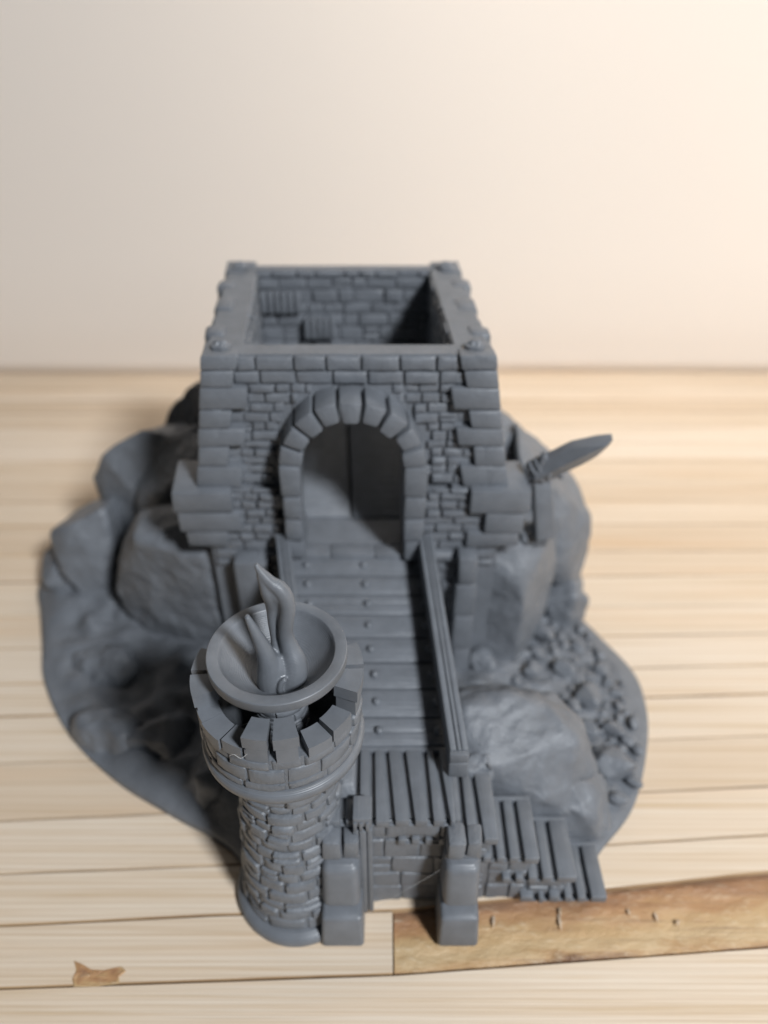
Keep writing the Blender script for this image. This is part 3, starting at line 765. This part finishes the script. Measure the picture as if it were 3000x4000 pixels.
tread(9.8, 22, 35.9, 73.3, 85.6, [(24, 24.2), (26.4, 26.5), (29.0, 29.2), (31.8, 32)])
tread(3.4, 26, 42.5, 72.8, 84.0, [(29, 29), (31.0, 31.1), (34.0, 34.1), (36.4, 36.5), (39, 39.1), (41, 41)][:5])
tread(22.4, -13.0, -2.0, 72.4, 74.3, [(-10.2, -10.2), (-7.4, -7.4), (-4.8, -4.8)])
# stone block leaning on the landing behind the tower
b = bmesh.new(); hexa(b, [(-13, 77.8, 28.8), (-4.8, 77.2, 28.8), (-4.7, 88, 28.8), (-13.5, 88, 28.8), (-12.5, 79.5, 31.2), (-5.2, 79.0, 31.0), (-5.0, 88, 33), (-13.2, 88, 33)], bev=0.5)
part('landing_block', b, M_stone, stair, auto=40)
# corner post at the landing
b = bmesh.new()
for x0, x1, dy in ((-5.3, -4.25, .2), (-4.2, -3.0, 0), (-2.95, -2.0, .25)): box(b, x0, x1, 71.6+dy, 74.5, 0.02, 28.0, bev=0.22, wob=.05)
box(b, -5.3, -2.05, 72.0, 76.6, 28.9, 31.3, bev=0.3)
for x in (-4.9, -3.9, -2.8): box(b, x-.3, x+.3, 71.7, 72.4, 28.0, 30.4, bev=0.12)
part('corner_post', b, M_plankY, castle, auto=35)
# front buttresses
def buttress(x0, x1):
    w = x1-x0
    b = bmesh.new(); hexa(b, [(x0, 65.2, 0), (x1, 65.2, 0), (x1, 74, 0), (x0, 74, 0), (x0+.4, 66.1, 9.0), (x1-.35, 66.1, 9.0), (x1-.3, 74, 9.8), (x0+.3, 74, 9.8)], bev=0.8, seg=3)
    r_ = part('buttress', b, M_smooth, castle, auto=60)
    b = bmesh.new(); hexa(b, [(x0+.7, 67.0, 10.9), (x1-.6, 67.0, 10.9), (x1-.3, 74, 10.9), (x0+.3, 74, 10.9), (x0+.9, 68.6, 21.2), (x1-.8, 68.6, 21.2), (x1-.4, 74, 21.7), (x0+.5, 74, 21.7)], bev=1.3, seg=3)
    part('buttress_block', b, M_smooth, r_, auto=60)
    b = bmesh.new(); box(b, x0+.9, x0+w*.55, 69.8, 74, 22, 27.4, bev=0.7, seg=2, wob=.2); box(b, x0+w*.58, x1-.6, 70.2, 74, 22.2, 26.8, bev=0.6, wob=.2)
    box(b, x0+.8, x1-.6, 70.6, 74, 9.6, 11, bev=0.2); box(b, x0+.8, x1-.6, 70.6, 74, 21.2, 22.6, bev=0.2)
    part('buttress_cap', b, M_stone, r_, auto=40)
buttress(-11.6, -3.6)
buttress(9.8, 17.4)

# ---- round beacon tower
TX, TY = -16.1, 78.9
RS = 8.4
def shaft_r(z): return RS+2.0*max(0, (32-z)/32)**1.4+0.4*max(0, (z-38)/7)
b = bmesh.new()
lathe(b, [(shaft_r(z), z) for z in [0.02, 2, 4, 6, 8, 10, 12, 14, 20, 30, 38, 41, 44.5]], TX, TY, 72)
def cyl_map(R0):
    def fn(u, v, d):
        r = (R0(v) if callable(R0) else R0)+d; a = u/9.0
        return (TX+r*math.cos(a), TY+r*math.sin(a), v)
    return fn
full = 2*math.pi*9.0
trows = rows(2.6, 44.0, 2.1, 3.3)
lay(b, cyl_map(shaft_r), lambda z: 0, lambda z: full, trows, 3.2, 6.8, 0.28, 0.95, 0.75, rough=0.28, split=0.16, gap=0.14)
tower = part('round_tower', b, M_stone, castle, auto=55)
b = bmesh.new(); lathe(b, [(9.5, 0.02), (12.1, 0.02), (12.2, .4), (12.15, 1.5), (11.8, 2.0), (11.2, 2.4), (10.6, 2.6), (9, 2.6)], TX, TY, 72, close=False); part('base_ring', b, M_smooth, tower)
b = bmesh.new(); lathe(b, [(8.2, 43.0), (9.2, 43.4), (10.6, 44.2), (12.3, 45.3), (12.95, 46.0), (13.05, 46.9), (12.9, 47.6), (12.6, 47.8), (12.45, 48.2), (11, 48.3)], TX, TY, 80, close=False); part('tower_ring', b, M_smooth, tower, auto=60)
# parapet drum
b = bmesh.new(); RI = 9.3
prof = [(6.6, 12), (6.6, 44), (RI, 49), (RI, 55.4), (12.2, 55.4), (12.2, 47.9)]
lathe(b, prof, TX, TY, 80, close=False)
lathe(b, [(6.8, 12), (0.5, 12)], TX, TY, 40, close=False)
a_ = 13.2
for z0, z1, wm, wx in ((48.25, 50.1, 4.5, 8), (50.1, 53.3, 4.0, 6.5), (53.3, 55.5, 4, 7)):
    lay(b, cyl_map(12.0), lambda z: 0, lambda z: full, [(z0, z1)], wm*.72, wx*.72, 0.4, 0.85, 0.5, rough=0.2, split=0, gap=0.1)
par = part('parapet', b, M_stone, tower, auto=55)
def wedge(a0, a1, r0, r1, z0, z1, bev, tilt=0.0, flare=0.0):
    t = bmesh.new(); n = 4; lo, hi = [], []
    def ring(z, ri, ro):
        A = [a0+(a1-a0)*k/n for k in range(n+1)]
        return [(TX+ro*math.cos(a), TY+ro*math.sin(a), z) for a in A]+[(TX+ri*math.cos(a), TY+ri*math.sin(a), z) for a in reversed(A)]
    L = [t.verts.new(p) for p in ring(z0, r0, r1)]; H = [t.verts.new(p) for p in ring(z1, r0+.1, r1+flare)]
    m = len(L)
    for k in range(m): t.faces.new((L[k], L[(k+1) % m], H[(k+1) % m], H[k]))
    t.faces.new(L[::-1]); t.faces.new(H)
    sharp = [e for e in t.edges if e.calc_face_angle(0) > R(40)]
    bmesh.ops.bevel(t, geom=sharp, offset=bev, segments=2, affect='EDGES', profile=0.5)
    return t
D = R
for c0, g, w_ in ((271.5, 9.6, 15.6), (2, 12.6, 21.5), (90, 11.5, 20), (183, 12.4, 20.5)):
    for s in (-1, 1):
        b = bmesh.new(); c = c0+s*g+rd.uniform(-.6, .6); ww = w_+rd.uniform(-1, 1)
        merge(b, wedge(D(c-ww/2+1.0), D(c+ww/2-1.0), RI+.1, 12.6, 55.2, 58.75, 0.4))
        merge(b, wedge(D(c-ww/2), D(c+ww/2), RI-.1, 13.0, 58.65, 60.9, 0.5, flare=.05))
        part('merlon', b, M_smooth, par, auto=50)
for c0, w_ in ((303.5, 17), (324, 19), (346, 5), (28, 8), (48, 16), (65, 12), (118, 15), (136, 17), (155, 12), (207, 14), (224, 19), (243, 15), (256.5, 7)):
    b = bmesh.new(); w2 = w_+0.0
    merge(b, wedge(D(c0-w2/2), D(c0+w2/2), RI+.05, 12.75+rd.uniform(-.2, .15), 55.3, 57.6+rd.uniform(-.3, .25), 0.5))
    part('parapet_block', b, M_smooth, par, auto=50)
# pedestal and fire bowl
b = bmesh.new(); lathe(b, [(4.0, 12), (4.0, 60.6)], TX, TY, 48)
full = 2*math.pi*9.0
lay(b, cyl_map(3.85), lambda z: 0, lambda z: full, rows(40.3, 60, 1.2, 1.9), 4.5, 9, 0.2, 0.55, 0.45, rough=0.2)
part('pedestal', b, M_stone, tower, auto=55)
b = bmesh.new()
BZ = 65.0
lathe(b, [(2.0, 59.2), (4.6, 59.5), (6.4, 60.8), (8.6, 62.5), (9.8, 63.1), (10.3, 63.2), (10.42, 63.35), (10.42, 64.9), (10.32, 65.0), (8.72, 65.0), (8.6, 64.9), (8.4, 64.2),
          (7.6, 63.2), (6.2, 61.8), (4.4, 60.6), (2.6, 60.1), (0.6, 60.0)], TX+.2, TY+.1, 96, close=True)
bowl = part('fire_bowl', b, M_smooth, tower, auto=42)
# flame: body, a tall bent tongue and a short one, fused
def flame():
    b = bmesh.new()
    def run(pts, n=16, k=5):
        sp = spline(pts, k); tube(b, [p[:3] for p in sp], [p[3] for p in sp], n)
    # right ridge of the tall tongue, swinging right and then left to the beak-like tip
    run([(-14.3, 76.8, 59.6, 2.2), (-13.6, 76.9, 62.2, 2.3), (-13.3, 77.2, 64.6, 1.9), (-13.75, 77.5, 67.2, 1.35), (-14.1, 77.7, 69.6, 1.12), (-13.85, 77.8, 72.0, 1.1), (-13.5, 77.9, 74.4, 1.15), (-13.65, 77.9, 76.6, 1.2),
         (-14.3, 77.9, 78.2, 1.15), (-15.3, 77.9, 79.2, 0.95), (-16.2, 77.9, 80.6, 0.75), (-16.85, 77.9, 81.8, 0.5), (-17.15, 77.9, 82.6, 0.34)])
    # thinner left edge of the same tongue, with a groove between
    run([(-15.4, 77.6, 64.0, 1.3), (-15.75, 78.3, 68.0, 0.75), (-15.95, 78.5, 71.0, 0.7), (-15.85, 78.5, 73.6, 0.8), (-15.7, 78.3, 75.6, 1.05), (-15.9, 78.1, 77.4, 1.15), (-16.3, 78.0, 79.2, 0.85), (-16.8, 77.9, 81.0, 0.5)])
    run([(-14.7, 78.6, 64.5, 1.3), (-14.9, 78.9, 70, 0.9), (-14.8, 78.8, 74.5, 1.1), (-14.9, 78.3, 77.0, 1.3), (-15.5, 78.1, 78.6, 0.95)])
    # short tongue leaning left
    run([(-16.4, 76.2, 59.6, 2.1), (-16.7, 76.0, 62.4, 2.05), (-16.7, 75.9, 65.4, 1.65), (-17.1, 75.9, 68.2, 1.25), (-17.8, 75.9, 71.0, 0.9), (-18.4, 75.9, 73.2, 0.62), (-18.9, 75.9, 75.0, 0.42)])
    run([(-15.6, 76.3, 60, 2.0), (-15.6, 76.4, 64.0, 1.7), (-15.5, 76.7, 66.4, 0.9)])
    # curl on the front
    run([(-14.9, 74.3, 60.2, .4), (-15.15, 74.1, 61.6, .45), (-14.9, 74.2, 63.0, .45), (-14.2, 74.4, 63.7, .4)], 10)
    o = part('flame', b, M_smooth, bowl)
    m = o.modifiers.new('fuse', 'REMESH'); m.mode = 'VOXEL'; m.voxel_size = 0.17*MM; m.use_smooth_shade = True
    s = o.modifiers.new('smooth', 'SMOOTH'); s.factor = 0.5; s.iterations = 7
flame()
# fine plastic threads left by the printer
def thread(pts, r=0.045):
    b = bmesh.new(); sp = spline(pts, 8); tube(b, sp, [r]*len(sp), 6); part('plastic_thread', b, M_thread, tower)
M_thread = plastic('pale_plastic_thread', (0.5, 0.5, 0.5), lay_str=0, grain=0)
thread([(-11.0, 70.0, 56.5), (-10.4, 70.9, 56.2), (-9.6, 71.2, 55.8), (-9.0, 72.6, 55.6), (-7.6, 74.2, 55.8), (-6.4, 74.8, 56.2)])
thread([(-8.9, 73.0, 54), (-8.4, 74.2, 53.6), (-7.8, 74.6, 53.8), (-7.0, 76.2, 54)], 0.03)
thread([(-24.0, 73.5, 55), (-22.5, 73.2, 54.4), (-20.5, 74.2, 54.2)], 0.03)
thread([(-19.3, 66.5, 57.2), (-20.2, 66.2, 56.6), (-21.2, 66.6, 56.9), (-22, 66.8, 56.3)], 0.035)
thread([(-4.3, 66.8, 10), (2, 68.5, 14.5), (9.9, 70.0, 20.5)], 0.018)

def lean(o):
    for v in o.data.vertices:
        k = max(0, 1-(v.co.z/MM)/63)
        v.co.y -= 1.5*k*MM; v.co.x -= 0.4*k*MM
    for c in o.children: lean(c)
lean(tower)
def skew(o):                                   # the gatehouse stands a few degrees askew to the steps
    for v in o.data.vertices: v.co.x -= (v.co.y/MM+ORG.y-134)*0.064*MM
    for c in o.children: skew(c)
skew(keep)

# ---- sword on a post on the rocks to the right of the gatehouse
b = bmesh.new()
def post_fn(p): return p
hexa(b, [(34.0, 133.0, 41.5), (38.6, 133.8, 41.5), (38.4, 138, 41.5), (33.8, 138, 41.5), (31.9, 135.4, 57.5), (35.6, 135.8, 57.5), (35.6, 138.8, 57.5), (31.9, 138.8, 57.5)], bev=0.35)
part('post', b, M_plankX, castle, auto=40)
def board():
    b = bmesh.new()
    A = Vector((31.0, 136.6, 57.0)); T = Vector((45.6, 132.8, 69.2)); ax = (T-A).normalized()
    nrm = Vector((-0.42, -0.80, -0.42)); nrm = (nrm-ax*nrm.dot(ax)).normalized(); up_ = ax.cross(nrm).normalized()
    if up_.z < 0: up_ = -up_
    L = (T-A).length
    out = [(s_, t*1.28) for s_, t in ((0.6, -1.9), (0, 0.2), (0.9, 2.0), (5.0, 2.1), (5.2, 2.55), (6.0, 2.5), (6.1, 2.0), (11.8, 2.0), (L-2.6, .75), (L, -0.35), (L-1.6, -1.1), (L-4.5, -1.9), (11.4, -2.2), (6.2, -2.2), (4.6, -2.4))]
    fr = [A+ax*s+up_*t+nrm*1.1 for s, t in out]; mid = [A+ax*s*0.97+up_*t*0.5+nrm*1.7 for s, t in out]; bk = [A+ax*s+up_*t-nrm*0.9 for s, t in out]
    F = [b.verts.new(p) for p in fr]; Bk = [b.verts.new(p) for p in bk]
    n = len(out)
    # front face has a ridge along its length
    ridge = [b.verts.new(A+ax*s+up_*0.1+nrm*2.5) for s in (1.5, L-1.5)]
    for k in range(n):
        k2 = (k+1) % n
        s0 = (out[k][0]+out[k2][0])/2
        b.faces.new((Bk[k], Bk[k2], F[k2], F[k]))
    left = [0, 1, 2]; 
    b.faces.new([F[i] for i in (1, 2, 3, 4, 5, 6, 7, 8, 9)]+[ridge[1], ridge[0]])
    b.faces.new([F[i] for i in (9, 10, 11, 12, 13, 14, 0, 1)]+[ridge[0], ridge[1]])
    b.faces.new(Bk[::-1])
    bmesh.ops.triangulate(b, faces=b.faces[:])
    o = part('sword', b, M_smooth, castle, auto=20); sign = o
    gb = bmesh.new(); tube(gb, [A+ax*5.7+up_*t+nrm*0.5 for t in (-3.9, -2.2, 0, 2.2, 3.7)], [.75, .8, .95, .8, .7], 10); part('crossguard', gb, M_smooth, sign, auto=50)
    nb = bmesh.new(); c = A+ax*4.4+up_*-0.9+nrm*1.4
    t = bmesh.new(); bmesh.ops.create_uvsphere(t, u_segments=14, v_segments=8, radius=0.95)
    for v in t.verts: v.co += c
    merge(nb, t); part('knob', nb, M_smooth, sign)
    # cord wound round the board and a curled end
    cb = bmesh.new()
    for s in (2.2, 3.6):
        loop = [A+ax*s+up_*(3.1*math.cos(a))+nrm*(0.1+1.75*math.sin(a)) for a in [2*math.pi*k/20 for k in range(21)]]
        tube(cb, loop, [0.4]*21, 8)
    c = A-ax*0.9+nrm*.6-up_*.2
    curl = [c+ax*(1.35*math.cos(a))+up_*(1.35*math.sin(a)) for a in [R(150+12*k) for k in range(20)]]
    tube(cb, curl, [0.5]*20, 8)
    part('cord', cb, M_smooth, sign)
board()
